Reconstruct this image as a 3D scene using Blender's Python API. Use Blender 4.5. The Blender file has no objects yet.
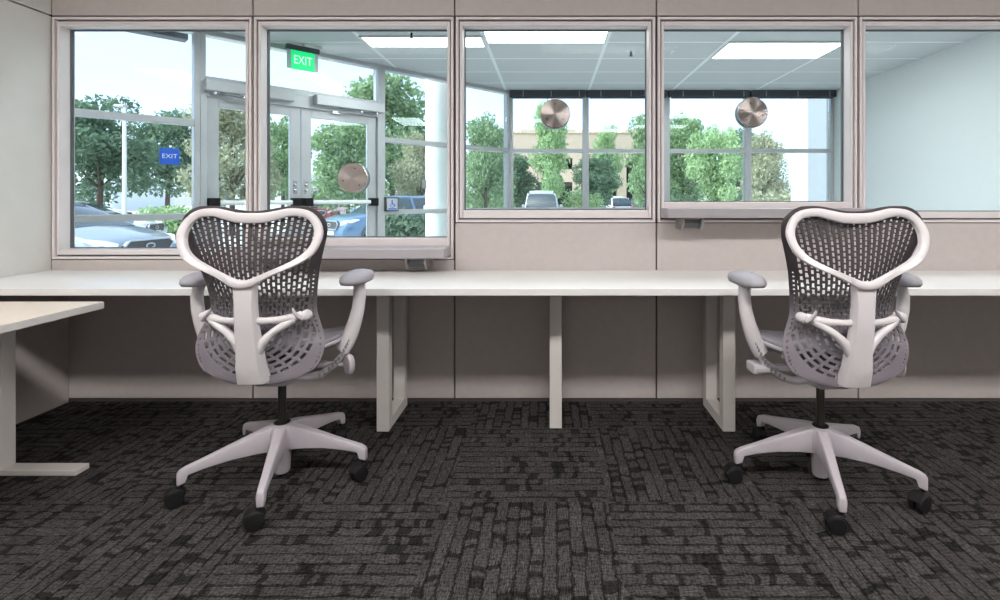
import bpy, math, random
from math import sin, cos, pi, radians, sqrt, atan2, exp, log
from mathutils import Vector, Matrix

random.seed(7)
sc = bpy.context.scene
COL = sc.collection
F, D0, CAMZ, VPX, VPY = 510.0, 2.814, 1.12, 550.0, 198.0     # focal length in pixels, camera to wall, eye height, vanishing point

# ------------------------------------------------------------------ materials
def new_mat(name):
    m = bpy.data.materials.new(name); m.use_nodes = True
    nt = m.node_tree; nt.nodes.clear()
    out = nt.nodes.new('ShaderNodeOutputMaterial')
    return m, nt, out

def P(name, col, rough=0.5, metal=0.0, noise=0.0, nscale=40.0, bump=0.0, bscale=200.0, spec=0.5, coat=0.0, emit=None, estr=0.0):
    m, nt, out = new_mat(name)
    b = nt.nodes.new('ShaderNodeBsdfPrincipled')
    b.inputs['Base Color'].default_value = (*col, 1)
    b.inputs['Roughness'].default_value = rough
    b.inputs['Metallic'].default_value = metal
    b.inputs['Specular IOR Level'].default_value = spec
    b.inputs['Coat Weight'].default_value = coat
    if emit:
        b.inputs['Emission Color'].default_value = (*emit, 1); b.inputs['Emission Strength'].default_value = estr
    if noise or bump:
        tc = nt.nodes.new('ShaderNodeTexCoord')
    if noise:
        n = nt.nodes.new('ShaderNodeTexNoise'); n.inputs['Scale'].default_value = nscale; n.inputs['Detail'].default_value = 4
        nt.links.new(tc.outputs['Object'], n.inputs['Vector'])
        r = nt.nodes.new('ShaderNodeValToRGB')
        r.color_ramp.elements[0].color = tuple(c*(1-noise) for c in col) + (1,)
        r.color_ramp.elements[1].color = tuple(min(1, c*(1+noise)) for c in col) + (1,)
        r.color_ramp.elements[0].position = .3; r.color_ramp.elements[1].position = .7
        nt.links.new(n.outputs['Fac'], r.inputs['Fac']); nt.links.new(r.outputs['Color'], b.inputs['Base Color'])
    if bump:
        n2 = nt.nodes.new('ShaderNodeTexNoise'); n2.inputs['Scale'].default_value = bscale
        nt.links.new(tc.outputs['Object'], n2.inputs['Vector'])
        bp = nt.nodes.new('ShaderNodeBump'); bp.inputs['Strength'].default_value = bump; bp.inputs['Distance'].default_value = .002
        nt.links.new(n2.outputs['Fac'], bp.inputs['Height']); nt.links.new(bp.outputs['Normal'], b.inputs['Normal'])
    nt.links.new(b.outputs['BSDF'], out.inputs['Surface'])
    return m

def glass_mat(name, tint, ior=1.45):
    m, nt, out = new_mat(name)
    t = nt.nodes.new('ShaderNodeBsdfTransparent'); t.inputs['Color'].default_value = (*tint, 1)
    g = nt.nodes.new('ShaderNodeBsdfGlossy'); g.inputs['Roughness'].default_value = 0.0; g.inputs['Color'].default_value = (.9, .97, .97, 1)
    f = nt.nodes.new('ShaderNodeFresnel'); f.inputs['IOR'].default_value = ior
    mx = nt.nodes.new('ShaderNodeMixShader')
    nt.links.new(f.outputs['Fac'], mx.inputs['Fac'])
    nt.links.new(t.outputs['BSDF'], mx.inputs[1]); nt.links.new(g.outputs['BSDF'], mx.inputs[2])
    nt.links.new(mx.outputs['Shader'], out.inputs['Surface'])
    return m

def carpet_mat():
    m, nt, out = new_mat('carpet_tile')
    N, L = nt.nodes.new, nt.links.new
    def math_(op, a, b=None):
        n = N('ShaderNodeMath'); n.operation = op
        for i, v in enumerate((a, b)):
            if v is None: continue
            if isinstance(v, (int, float)): n.inputs[i].default_value = v
            else: L(v, n.inputs[i])
        return n.outputs[0]
    tc = N('ShaderNodeTexCoord'); sp = N('ShaderNodeSeparateXYZ'); L(tc.outputs['Object'], sp.inputs[0])
    T = 0.605
    u = math_('DIVIDE', math_('SUBTRACT', sp.outputs['X'], 0.213 - 20*T), T)
    v = math_('DIVIDE', math_('SUBTRACT', sp.outputs['Y'], -0.329 - 20*T), T)
    fu, fv = math_('FLOOR', u), math_('FLOOR', v)
    chk = math_('MODULO', math_('ADD', fu, fv), 2.0)          # 0/1 quarter-turn
    cu = N('ShaderNodeCombineXYZ'); L(u, cu.inputs[0]); L(v, cu.inputs[1])
    cv = N('ShaderNodeCombineXYZ'); L(v, cv.inputs[0]); L(u, cv.inputs[1])
    mx = N('ShaderNodeMix'); mx.data_type = 'VECTOR'
    L(chk, mx.inputs[0]); L(cu.outputs[0], mx.inputs[4]); L(cv.outputs[0], mx.inputs[5])
    vec = mx.outputs[1]
    # wobble the lines a little
    nz = N('ShaderNodeTexNoise'); nz.inputs['Scale'].default_value = 7; nz.inputs['Detail'].default_value = 3; L(vec, nz.inputs['Vector'])
    sub = N('ShaderNodeVectorMath'); sub.operation = 'MULTIPLY_ADD'
    L(nz.outputs['Color'], sub.inputs[0]); sub.inputs[1].default_value = (.10, .030, 0); L(vec, sub.inputs[2])
    nf = N('ShaderNodeTexNoise'); nf.inputs['Scale'].default_value = 75; nf.inputs['Detail'].default_value = 2; L(vec, nf.inputs['Vector'])
    sub2 = N('ShaderNodeVectorMath'); sub2.operation = 'MULTIPLY_ADD'
    L(nf.outputs['Color'], sub2.inputs[0]); sub2.inputs[1].default_value = (.035, .024, 0); L(sub.outputs[0], sub2.inputs[2])
    vec2 = sub2.outputs[0]
    sv = N('ShaderNodeSeparateXYZ'); L(vec2, sv.inputs[0])
    NR = 14.0
    row = math_('MULTIPLY', sv.outputs['Y'], NR); rid = math_('FLOOR', row)
    fr = math_('ABSOLUTE', math_('SUBTRACT', math_('FRACT', row), .5))          # .5 on the joint between rows
    def wn(x, y, sx):
        c = N('ShaderNodeCombineXYZ'); L(math_('FLOOR', math_('MULTIPLY', x, sx)), c.inputs[0]); L(y, c.inputs[1])
        w = N('ShaderNodeTexWhiteNoise'); w.noise_dimensions = '2D'; L(c.outputs[0], w.inputs['Vector']); return w.outputs['Value']
    wide = math_('MULTIPLY', wn(sv.outputs['X'], rid, 9.0), .13)                  # joint width varies along the row
    jn = math_('GREATER_THAN', fr, math_('SUBTRACT', .47, wide))
    jn_s = math_('MULTIPLY', jn, .66)
    col = math_('MULTIPLY', sv.outputs['X'], 42.0)
    shift = math_('MULTIPLY', wn(sv.outputs['Y'], rid, 0.0), 7.0)
    cx = math_('ADD', col, shift)
    tick = math_('GREATER_THAN', math_('ABSOLUTE', math_('SUBTRACT', math_('FRACT', cx), .5)), .40)
    tk_s = math_('MULTIPLY', tick, .62)
    blob = math_('GREATER_THAN', wn(math_('DIVIDE', cx, 42.0), rid, 27.0), .835)
    bl_s = math_('MULTIPLY', blob, .66)
    keep = math_('MULTIPLY', math_('MULTIPLY', math_('SUBTRACT', 1.0, jn_s), math_('SUBTRACT', 1.0, tk_s)), math_('SUBTRACT', 1.0, bl_s))
    tone = math_('ADD', math_('MULTIPLY', wn(math_('DIVIDE', cx, 42.0), rid, 6.0), .35), .80)
    fac = math_('MULTIPLY', keep, tone)
    m1 = N('ShaderNodeMix'); m1.data_type = 'RGBA'; m1.blend_type = 'MULTIPLY'; m1.inputs[0].default_value = 1
    m1.inputs[6].default_value = (.055, .051, .050, 1); L(fac, m1.inputs[7])
    # yarn: fine streaks along the row direction and tufts
    mp = N('ShaderNodeMapping'); mp.inputs['Scale'].default_value = (22, 170, 1); L(vec, mp.inputs['Vector'])
    ny = N('ShaderNodeTexNoise'); ny.inputs['Scale'].default_value = 1.0; ny.inputs['Detail'].default_value = 3; L(mp.outputs[0], ny.inputs['Vector'])
    r2 = N('ShaderNodeValToRGB'); r2.color_ramp.elements[0].position = .3; r2.color_ramp.elements[1].position = .72
    r2.color_ramp.elements[0].color = (.25, .25, .25, 1); r2.color_ramp.elements[1].color = (1.95, 1.92, 1.9, 1)
    L(ny.outputs['Fac'], r2.inputs['Fac'])
    m2 = N('ShaderNodeMix'); m2.data_type = 'RGBA'; m2.blend_type = 'MULTIPLY'; m2.inputs[0].default_value = 1
    L(m1.outputs[2], m2.inputs[6]); L(r2.outputs['Color'], m2.inputs[7])
    b = N('ShaderNodeBsdfPrincipled'); b.inputs['Roughness'].default_value = .95; b.inputs['Specular IOR Level'].default_value = .1
    L(m2.outputs[2], b.inputs['Base Color'])
    bp = N('ShaderNodeBump'); bp.inputs['Strength'].default_value = .4; bp.inputs['Distance'].default_value = .004
    L(ny.outputs['Fac'], bp.inputs['Height']); L(bp.outputs['Normal'], b.inputs['Normal'])
    L(b.outputs['BSDF'], out.inputs['Surface'])
    return m

def brushed_disc_mat():
    m, nt, out = new_mat('brushed_stainless')
    b = nt.nodes.new('ShaderNodeBsdfPrincipled')
    b.inputs['Base Color'].default_value = (.50, .455, .44, 1); b.inputs['Metallic'].default_value = 1
    b.inputs['Roughness'].default_value = .20; b.inputs['Anisotropic'].default_value = .95
    t = nt.nodes.new('ShaderNodeTangent'); t.direction_type = 'RADIAL'; t.axis = 'Y'
    nt.links.new(t.outputs['Tangent'], b.inputs['Tangent'])
    nt.links.new(b.outputs['BSDF'], out.inputs['Surface'])
    return m

def leaf_mat(name, c1, c2):
    m, nt, out = new_mat(name)
    N, L = nt.nodes.new, nt.links.new
    g = N('ShaderNodeNewGeometry')
    r = N('ShaderNodeValToRGB'); r.color_ramp.elements[0].color = (*c1, 1); r.color_ramp.elements[1].color = (*c2, 1)
    L(g.outputs['Random Per Island'], r.inputs['Fac'])
    d = N('ShaderNodeBsdfDiffuse'); L(r.outputs['Color'], d.inputs['Color'])
    tr = N('ShaderNodeBsdfTranslucent'); L(r.outputs['Color'], tr.inputs['Color'])
    mx = N('ShaderNodeMixShader'); mx.inputs[0].default_value = .4
    L(d.outputs[0], mx.inputs[1]); L(tr.outputs[0], mx.inputs[2]); L(mx.outputs[0], out.inputs['Surface'])
    return m

M = {}
M['panel'] = P('wall_panel_fabric', (.53, .480, .465), .75, noise=.03, nscale=30, bump=.12, bscale=900)
M['panel_core'] = P('panel_joint_dark', (.07, .062, .06), .8)
M['frame'] = P('painted_aluminium_frame', (.74, .685, .69), .42, noise=.02, nscale=12)
M['gasket'] = P('glazing_gasket', (.10, .10, .105), .6)
M['wallpaint'] = P('wall_paint', (.66, .645, .62), .75, noise=.02, nscale=8)
M['ceil'] = P('office_ceiling_tile', (.75, .74, .72), .9, noise=.04, nscale=90)
M['carpet'] = carpet_mat()
M['laminate'] = P('white_laminate', (.80, .785, .775), .38, noise=.015, nscale=20)
M['edgeband'] = P('laminate_edge', (.70, .665, .645), .45)
M['steel_white'] = P('powder_coated_steel', (.68, .645, .62), .45, noise=.02, nscale=15)
M['tan_top'] = P('beige_laminate', (.72, .63, .55), .45, noise=.03, nscale=25)
M['ledge'] = P('grey_ledge_laminate', (.37, .345, .365), .35, noise=.02, nscale=20)
M['bracket'] = P('bracket_metal', (.36, .33, .31), .4, metal=.6, noise=.03)
M['brushed'] = brushed_disc_mat()
M['chrome'] = P('polished_metal', (.75, .75, .76), .18, metal=1)
M['black'] = P('black_plastic', (.010, .0095, .010), .6, spec=.25)
M['dark_metal'] = P('dark_gas_lift', (.06, .055, .05), .35, metal=.5)
M['glass_near'] = glass_mat('office_glass', (.895, .966, .985), 1.07)
M['glass_far'] = glass_mat('entrance_glass', (.95, .98, .98), 1.38)
M['chair_white'] = P('fog_white_polymer', (.70, .668, .682), .38, noise=.015, nscale=20)
M['chair_grey'] = P('fog_grey_nylon', (.45, .415, .452), .42, noise=.02, nscale=30)
M['chair_mech'] = P('mechanism_grey', (.58, .55, .58), .45, noise=.04, nscale=40)
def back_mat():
    m = P('graded_polymer_back', (.30, .275, .305), .5); nt = m.node_tree; N, L = nt.nodes.new, nt.links.new
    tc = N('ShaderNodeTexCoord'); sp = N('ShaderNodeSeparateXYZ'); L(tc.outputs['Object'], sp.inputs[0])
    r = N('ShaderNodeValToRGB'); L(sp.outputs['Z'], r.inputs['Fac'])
    e = r.color_ramp.elements; e[0].position = .60; e[0].color = (.235, .211, .240, 1); e[1].position = .86; e[1].color = (.060, .050, .056, 1)  # colour darkens from the lower lobe towards the top
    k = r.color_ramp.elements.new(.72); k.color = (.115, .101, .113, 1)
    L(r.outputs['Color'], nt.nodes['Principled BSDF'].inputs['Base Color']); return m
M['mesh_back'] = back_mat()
M['seat_mesh'] = P('seat_mesh_fabric', (.26, .235, .26), .7, noise=.08, nscale=120)
M['arm_pad'] = P('arm_pad_urethane', (.40, .385, .43), .6, noise=.03, nscale=60)
M['lobby_ceil'] = P('lobby_ceiling_tile', (.68, .69, .70), .9, noise=.02, nscale=60)
M['grid'] = P('ceiling_grid_metal', (.95, .95, .95), .5)
M['lobby_wall'] = P('lobby_wall_paint', (.80, .81, .80), .8, noise=.01)
M['lobby_floor'] = P('lobby_floor_tile', (.60, .60, .59), .4, noise=.1, nscale=6)
M['alu'] = P('anodised_aluminium', (.58, .57, .58), .38, metal=.35, noise=.02, nscale=20)
M['shade'] = P('roller_shade_cassette', (.06, .07, .085), .6)
M['diffuser'] = P('lamp_diffuser', (.9, .9, .9), .5, emit=(1, .965, .94), estr=46.0)
M['diffuser_lobby'] = P('lobby_lamp_diffuser', (.9, .9, .9), .5, emit=(1, .99, .97), estr=12.0)
M['lamp_frame'] = P('lamp_housing', (.85, .85, .84), .5)
M['exit_green'] = P('exit_green', (.02, .55, .16), .4, emit=(.0, .9, .25), estr=.75)
M['exit_letter'] = P('exit_letter', (.85, 1, .9), .4, emit=(.6, 1, .75), estr=.7)
M['exit_clear'] = P('exit_edge_acrylic', (.55, .62, .65), .3)
M['blue'] = P('blue_sign_face', (.02, .13, .70), .45)
M['white_sign'] = P('white_sign_paint', (.88, .9, .92), .5)
M['asphalt'] = P('parking_asphalt', (.50, .50, .49), .9, noise=.15, nscale=3)
M['roof'] = P('roof_membrane', (.5, .5, .5), .9)
M['canopy'] = P('dark_canopy_fascia', (.11, .115, .125), .6)
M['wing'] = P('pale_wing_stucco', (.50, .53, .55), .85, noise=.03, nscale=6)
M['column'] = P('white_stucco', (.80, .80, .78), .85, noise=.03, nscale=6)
M['tan_bldg'] = P('tan_precast', (.62, .50, .38), .85, noise=.05, nscale=2)
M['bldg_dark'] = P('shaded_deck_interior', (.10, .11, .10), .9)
M['bldg_white'] = P('pale_office_facade', (.72, .76, .80), .8, noise=.03)
M['win_dark'] = P('far_window_glass', (.16, .22, .28), .15)
M['bark'] = P('tree_bark', (.12, .09, .07), .95, noise=.25, nscale=8)
M['leafA'] = leaf_mat('leaf_mid_green', (.17, .27, .14), (.42, .56, .33))
M['leafB'] = leaf_mat('leaf_deep_green', (.10, .17, .12), (.26, .36, .24))
M['leafC'] = leaf_mat('leaf_bright_green', (.26, .42, .20), (.56, .70, .42))
M['leafD'] = leaf_mat('leaf_dry_olive', (.30, .33, .22), (.58, .58, .42))
M['tyre'] = P('tyre_rubber', (.03, .03, .032), .85)
M['rim'] = P('alloy_wheel', (.55, .56, .58), .35, metal=.7)
M['carglass'] = P('car_window_glass', (.05, .07, .085), .08, spec=.8)
M['carlamp'] = P('car_head_lamp', (.82, .85, .88), .15)
M['cartail'] = P('car_tail_lamp', (.5, .02, .03), .25)
M['car_trim'] = P('car_black_trim', (.06, .062, .07), .5)
CARP = {}
def paint(n, c):
    if n not in CARP: CARP[n] = P(n, c, .28, metal=.3, coat=.8)
    return CARP[n]

# ------------------------------------------------------------------ mesh helpers
class MB:
    def __init__(s): s.v = []; s.f = []; s.mi = []; s.cur = 0
    def add(s, vs, fs):
        o = len(s.v); s.v += [tuple(v) for v in vs]
        for f in fs: s.f.append(tuple(o + i for i in f)); s.mi.append(s.cur)
        return s
    def box(s, x0, x1, y0, y1, z0, z1, mat=None):
        vs = [(x, y, z) for z in (z0, z1) for y in (y0, y1) for x in (x0, x1)]
        if mat is not None: vs = [mat @ Vector(v) for v in vs]
        return s.add(vs, [(0, 2, 3, 1), (4, 5, 7, 6), (0, 1, 5, 4), (2, 6, 7, 3), (0, 4, 6, 2), (1, 3, 7, 5)])
    def loft(s, rings, cap=True, close=True):
        n = len(rings[0]); vs = [p for r in rings for p in r]; fs = []
        for i in range(len(rings) - 1):
            for j in range(n if close else n - 1):
                k = (j + 1) % n
                fs.append((i*n + j, i*n + k, (i+1)*n + k, (i+1)*n + j))
        if cap and close:
            fs.append(tuple(reversed(range(n)))); fs.append(tuple((len(rings)-1)*n + j for j in range(n)))
        return s.add(vs, fs)
    def tube(s, pts, rad, seg=10, flat=None, cap=True):
        """tube through pts; rad a number or list; flat=(a,b) multiplies the two cross axes"""
        pts = [Vector(p) for p in pts]; rings = []
        if not isinstance(rad, (list, tuple)): rad = [rad]*len(pts)
        up = None
        for i, p in enumerate(pts):
            d = (pts[min(i+1, len(pts)-1)] - pts[max(i-1, 0)]).normalized()
            if up is None:
                up = Vector((0, 0, 1)) if abs(d.z) < .9 else Vector((0, 1, 0))
            a = d.cross(up).normalized(); b = a.cross(d).normalized(); up = b
            fa, fb = flat or (1, 1)
            rings.append([p + a*(rad[i]*fa*cos(2*pi*k/seg)) + b*(rad[i]*fb*sin(2*pi*k/seg)) for k in range(seg)])
        return s.loft(rings, cap)
    def cyl(s, p0, p1, r, seg=20, r1=None):
        return s.tube([p0, p1], [r, r if r1 is None else r1], seg)
    def lathe(s, prof, c=(0, 0, 0), seg=24, axis='Z'):
        rings = []
        for r, h in prof:
            ring = []
            for k in range(seg):
                a = 2*pi*k/seg
                if axis == 'Z': ring.append((c[0]+r*cos(a), c[1]+r*sin(a), c[2]+h))
                else: ring.append((c[0]+r*cos(a), c[1]+h, c[2]-r*sin(a)))
            rings.append(ring)
        return s.loft(rings, True)
    def prism(s, poly, axis, a, b):
        """extrude polygon (2D) along axis from a to b. axis 'Y': poly is (x,z); 'X': (y,z); 'Z': (x,y)"""
        def p3(q, t):
            return {'Y': (q[0], t, q[1]), 'X': (t, q[0], q[1]), 'Z': (q[0], q[1], t)}[axis]
        return s.loft([[p3(q, a) for q in poly], [p3(q, b) for q in poly]])
    def build(s, name, mats, parent=None, smooth=False, bevel=0.0, bseg=2, subsurf=0, angle=40, solid=0.0):
        me = bpy.data.meshes.new(name); me.from_pydata(s.v, [], s.f)
        if not isinstance(mats, (list, tuple)): mats = [mats]
        for m in mats: me.materials.append(m)
        if len(mats) > 1: me.polygons.foreach_set('material_index', s.mi)
        import bmesh
        bm = bmesh.new(); bm.from_mesh(me)
        bmesh.ops.recalc_face_normals(bm, faces=bm.faces); bm.to_mesh(me); bm.free()
        o = bpy.data.objects.new(name, me); COL.objects.link(o)
        if parent is not None: o.parent = parent
        if smooth:
            me.polygons.foreach_set('use_smooth', [True]*len(me.polygons))
            if smooth == 'auto':
                me.set_sharp_from_angle(angle=radians(angle))
        if solid:
            md = o.modifiers.new('solid', 'SOLIDIFY'); md.thickness = solid; md.offset = 0
        if bevel:
            md = o.modifiers.new('bevel', 'BEVEL'); md.width = bevel; md.segments = bseg; md.limit_method = 'ANGLE'; md.angle_limit = radians(35)
            md.harden_normals = False
        if subsurf:
            md = o.modifiers.new('sub', 'SUBSURF'); md.levels = subsurf; md.render_levels = subsurf
        return o

def empty(name, loc=(0, 0, 0), rz=0.0, parent=None):
    o = bpy.data.objects.new(name, None); COL.objects.link(o); o.empty_display_size = .1
    o.location = loc; o.rotation_euler = (0, 0, rz)
    if parent is not None: o.parent = parent
    return o
def tag(o, label, cat, group=None, kind=None):
    o['label'] = label; o['category'] = cat
    if group: o['group'] = group
    if kind: o['kind'] = kind
    return o
def struct(o): o['kind'] = 'structure'; return o
def copy_tree(o, parent=None):
    c = o.copy(); COL.objects.link(c)
    if parent is not None: c.parent = parent
    for ch in list(o.children): copy_tree(ch, c)
    return c
def text_mesh(name, body, size, mat, parent, loc, rot, extrude=.0008, align='CENTER', xs=1.0):
    cu = bpy.data.curves.new(name, 'FONT'); cu.body = body; cu.size = size; cu.extrude = extrude
    cu.align_x = align; cu.align_y = 'CENTER'
    to = bpy.data.objects.new(name, cu); COL.objects.link(to)
    bpy.context.view_layer.update()
    me = bpy.data.meshes.new_from_object(to.evaluated_get(bpy.context.evaluated_depsgraph_get()))
    bpy.data.objects.remove(to)
    me.materials.clear(); me.materials.append(mat)
    o = bpy.data.objects.new(name, me); COL.objects.link(o); o.parent = parent
    o.location = loc; o.rotation_euler = rot; o.scale = (xs, 1, 1)
    return o
def lerp(a, b, t): return a + (b-a)*t
def interp(tab, x):
    if x <= tab[0][0]: return tab[0][1]
    for (a, va), (b, vb) in zip(tab, tab[1:]):
        if x <= b:
            t = (x-a)/(b-a); t = t*t*(3-2*t) if False else t
            return va + (vb-va)*t
    return tab[-1][1]
def spline(tab, x):
    """Catmull-Rom through a table"""
    n = len(tab)
    if x <= tab[0][0]: return tab[0][1]
    if x >= tab[-1][0]: return tab[-1][1]
    for i in range(n-1):
        if x <= tab[i+1][0]: break
    x0, y0 = tab[i]; x1, y1 = tab[i+1]
    m0 = (y1 - tab[max(i-1, 0)][1])/(x1 - tab[max(i-1, 0)][0]); m1 = (tab[min(i+2, n-1)][1]-y0)/(tab[min(i+2, n-1)][0]-x0)
    h = x1-x0; t = (x-x0)/h
    return (2*t**3-3*t*t+1)*y0 + (t**3-2*t*t+t)*h*m0 + (-2*t**3+3*t*t)*y1 + (t**3-t*t)*h*m1
def at(u, d): return (u-VPX)/F*d, d-D0                       # picture column and distance -> place on the ground
def zat(v, d): return CAMZ + (VPY-v)/F*d

# ------------------------------------------------------------------ office room shell
XL, XR, YB, ZC = -2.742, 4.45, -5.4, 2.75
PITCH = 1.109
SEAM = [XL + PITCH*i for i in range(7)]                       # panel joints along the glazed wall
DESK_Z = .724
struct(MB().box(XL-.15, XR+.15, YB-.15, 0.13, -.06, 0).build('floor', M['carpet']))
struct(MB().box(XL-.15, XR+.15, YB-.15, 0.13, ZC, ZC+.12).build('ceiling', M['ceil']))
struct(MB().box(XR, XR+.15, YB, 0.13, 0, ZC).build('wall_right', M['wallpaint']))
struct(MB().box(XL-.15, XR+.15, YB-.15, YB, 0, ZC).build('wall_rear', M['wallpaint']))
wl = struct(empty('wall_left'))
mb = MB(); mb.box(XL-.15, XL-.02, YB, 0.13, 0, ZC); mb.build('panel_backing', M['panel_core'], wl)
for y0, y1 in ((-5.4, -3.9), (-3.9, -2.4), (-2.4, -1.2), (-1.2, -.006)):
    for z0, z1 in ((.004, 2.119), (2.127, ZC-.002)):
        MB().box(XL-.02, XL, y0+.002, y1-.002, z0, z1).build('wall_panel', M['wallpaint'], wl, bevel=.0015)
# glazed wall
wb = struct(empty('wall_back'))
Z_TOP, Z_B = 2.119, [.783, .783, .985, .985, .985, .985]       # panel joints above and below the windows
core = MB()
for i in range(6):
    x0, x1 = SEAM[i], min(SEAM[i+1], XR)
    core.box(x0, x1, .006, .13, 0, Z_B[i]); core.box(x0, x1, .006, .13, Z_TOP, ZC)
for i in range(1, 6): core.box(SEAM[i]-.006, SEAM[i]+.006, .0, .085, min(Z_B[i-1], Z_B[i]), Z_TOP)
core.box(XL, XL+.006, .0, .085, Z_B[0], Z_TOP)
core.box(-5.3, XL, .006, .13, -.4, ZC)
core.build('panel_core', M['panel_core'], wb)
g = .004
for i in range(6):
    x0, x1 = SEAM[i], min(SEAM[i+1], XR)
    MB().box(x0+g, x1-g, -.012, .006, Z_TOP+g, ZC-.004).build('wall_panel', M['panel'], wb, bevel=.002)
    MB().box(x0+g, x1-g, -.012, .006, .02, Z_B[i]-g).build('wall_panel', M['panel'], wb, bevel=.002)
MB().box(XL, XR, -.006, .006, 0, .016).build('base_reveal', M['panel_core'], wb)

def frame_ring(mb, x0, x1, z0, z1, w, y0, y1):
    mb.box(x0, x0+w, y0, y1, z0, z1); mb.box(x1-w, x1, y0, y1, z0, z1)
    mb.box(x0+w, x1-w, y0, y1, z0, z0+w); mb.box(x0+w, x1-w, y0, y1, z1-w, z1)
GLASS_B = [.837, .898, 1.052, 1.098, 1.044, 1.044]                   # glass bottoms
for i in range(5):
    w = struct(empty('window_%d' % (i+1), (SEAM[i], 0, 0)))
    W = min(SEAM[i+1], XR) - SEAM[i]; z0, z1 = Z_B[i], Z_TOP
    mb = MB(); frame_ring(mb, .0065, W-.0065, z0+.001, z1-.004, .0145, -.016, .085)
    mb.build('outer_frame', M['frame'], w, bevel=.003)
    mb = MB(); frame_ring(mb, .021, W-.021, z0+.018, z1-.021, .006, .004, .085); mb.build('frame_groove', M['gasket'], w)
    mb = MB(); a, b, c, d = .027, W-.027, z0+.024, z1-.027; fw = .016; ft = .025; gb = GLASS_B[i]
    mb.box(a, a+fw, -.010, .085, c, d); mb.box(b-fw, b, -.010, .085, c, d)
    mb.box(a+fw, b-fw, -.010, .085, d-ft, d); mb.box(a+fw, b-fw, -.010, .085, c, gb)
    mb.build('inner_frame', M['frame'], w, bevel=.004)
    mb = MB(); frame_ring(mb, a+fw, b-fw, gb, d-ft, .005, .055, .075); mb.build('gasket', M['gasket'], w)
    MB().box(a+fw+.001, b-fw-.001, .062, .068, gb+.001, d-ft-.001).build('glass', M['glass_near'], w)

# ------------------------------------------------------------------ worktop along the wall
wt = tag(empty('wall_worktop', (0, 0, 0)), 'long white built-in worktop on square loop legs under the windows', 'counter')
t = MB().box(XL+.004, XR-.02, -.592, -.016, DESK_Z-.030, DESK_Z).build('worktop_board', [M['laminate']], wt, bevel=.002)
t['label'] = 'white laminate top'
def loop_leg(mb, xc, y0, y1, h, w=.06, t=.03):
    mb.box(xc-w/2, xc+w/2, y0, y0+t, 0, h); mb.box(xc-w/2, xc+w/2, y1-t, y1, 0, h)
    mb.box(xc-w/2, xc+w/2, y0+t, y1-t, 0, t); mb.box(xc-w/2, xc+w/2, y0+t, y1-t, h-t, h)
for xc, y0, y1 in ((-.802, -.37, -.05), (.028, -.335, -.05), (.859, -.37, -.05), (2.75, -.37, -.05)):
    mb = MB(); loop_leg(mb, xc, y0, y1, DESK_Z-.030, .059, .052); mb.build('loop_leg', M['steel_white'], wt, bevel=.002)
MB().box(XL+.002, -2.640, -.585, -.016, 0, DESK_Z-.030).build('end_panel', M['panel'], wt, bevel=.002)

# left hand desk
dk = tag(empty('side_desk', (-2.255, -1.55, 0)), 'lower beige desk with white pedestal foot in front of the left wall', 'desk')
zt = .684
MB().box(-.375, .375, -.85, .885, zt-.030, zt).build('desktop', [M['tan_top']], dk, bevel=.002)
MB().box(-.3755, .3755, -.8505, .8855, zt-.027, zt-.003).build('edge_band', M['edgeband'], dk)
for yy in (.82, -.65):
    MB().box(-.30, .042, yy-.03, yy+.03, .022, zt-.031).build('pedestal_column', M['steel_white'], dk, bevel=.003)
    MB().box(-.36, .345, yy-.03, yy+.032, 0, .022).build('foot', M['steel_white'], dk, bevel=.003)

# ------------------------------------------------------------------ service ledges
def ledge(name, x0, x1, ztop, brx, label):
    r = tag(empty(name, ((x0+x1)/2, 0, ztop)), label, 'shelf', 'service ledges under the windows')
    hw = (x1-x0)/2
    MB().box(-hw, hw, -.19, -.0155, -.049, 0).build('ledge_board', M['ledge'], r, bevel=.003)
    for bx in brx:
        bx -= (x0+x1)/2
        mb = MB(); pf = [(-.0155, -.050), (-.165, -.050), (-.165, -.078), (-.130, -.112), (-.0155, -.112)]
        mb.prism(pf, 'X', bx-.056, bx-.044); mb.prism(pf, 'X', bx+.044, bx+.056)
        mb.box(bx-.044, bx+.044, -.150, -.0155, -.057, -.050); mb.box(bx-.044, bx+.044, -.024, -.0155, -.112, -.057)
        b_ = mb.build('bracket', M['bracket'], r, bevel=.0015)
        MB().prism([(-.026, -.058), (-.145, -.058), (-.145, -.076), (-.120, -.104), (-.026, -.104)], 'X', bx-.043, bx+.043).build('channel_shade', M['canopy'], b_)  # dark block standing in for the shade inside the open bracket
    return r
l2 = ledge('service_ledge', SEAM[1]+.012, -.543, .857, (-.70, -1.45), 'low grey ledge below the entrance-facing window, just above the worktop')
mb = MB(); mb.box(.10, .49, -.05, -.017, -.0, .034); o = mb.build('pass_tray', M['bracket'], None, bevel=.003)
o.parent = l2; o.location = (-.65, 0, .001)
ledge('service_ledge', SEAM[3]+.022, SEAM[4]+.0, 1.066, (.745, 1.52), 'higher grey ledge below the window behind the right chair')

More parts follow.
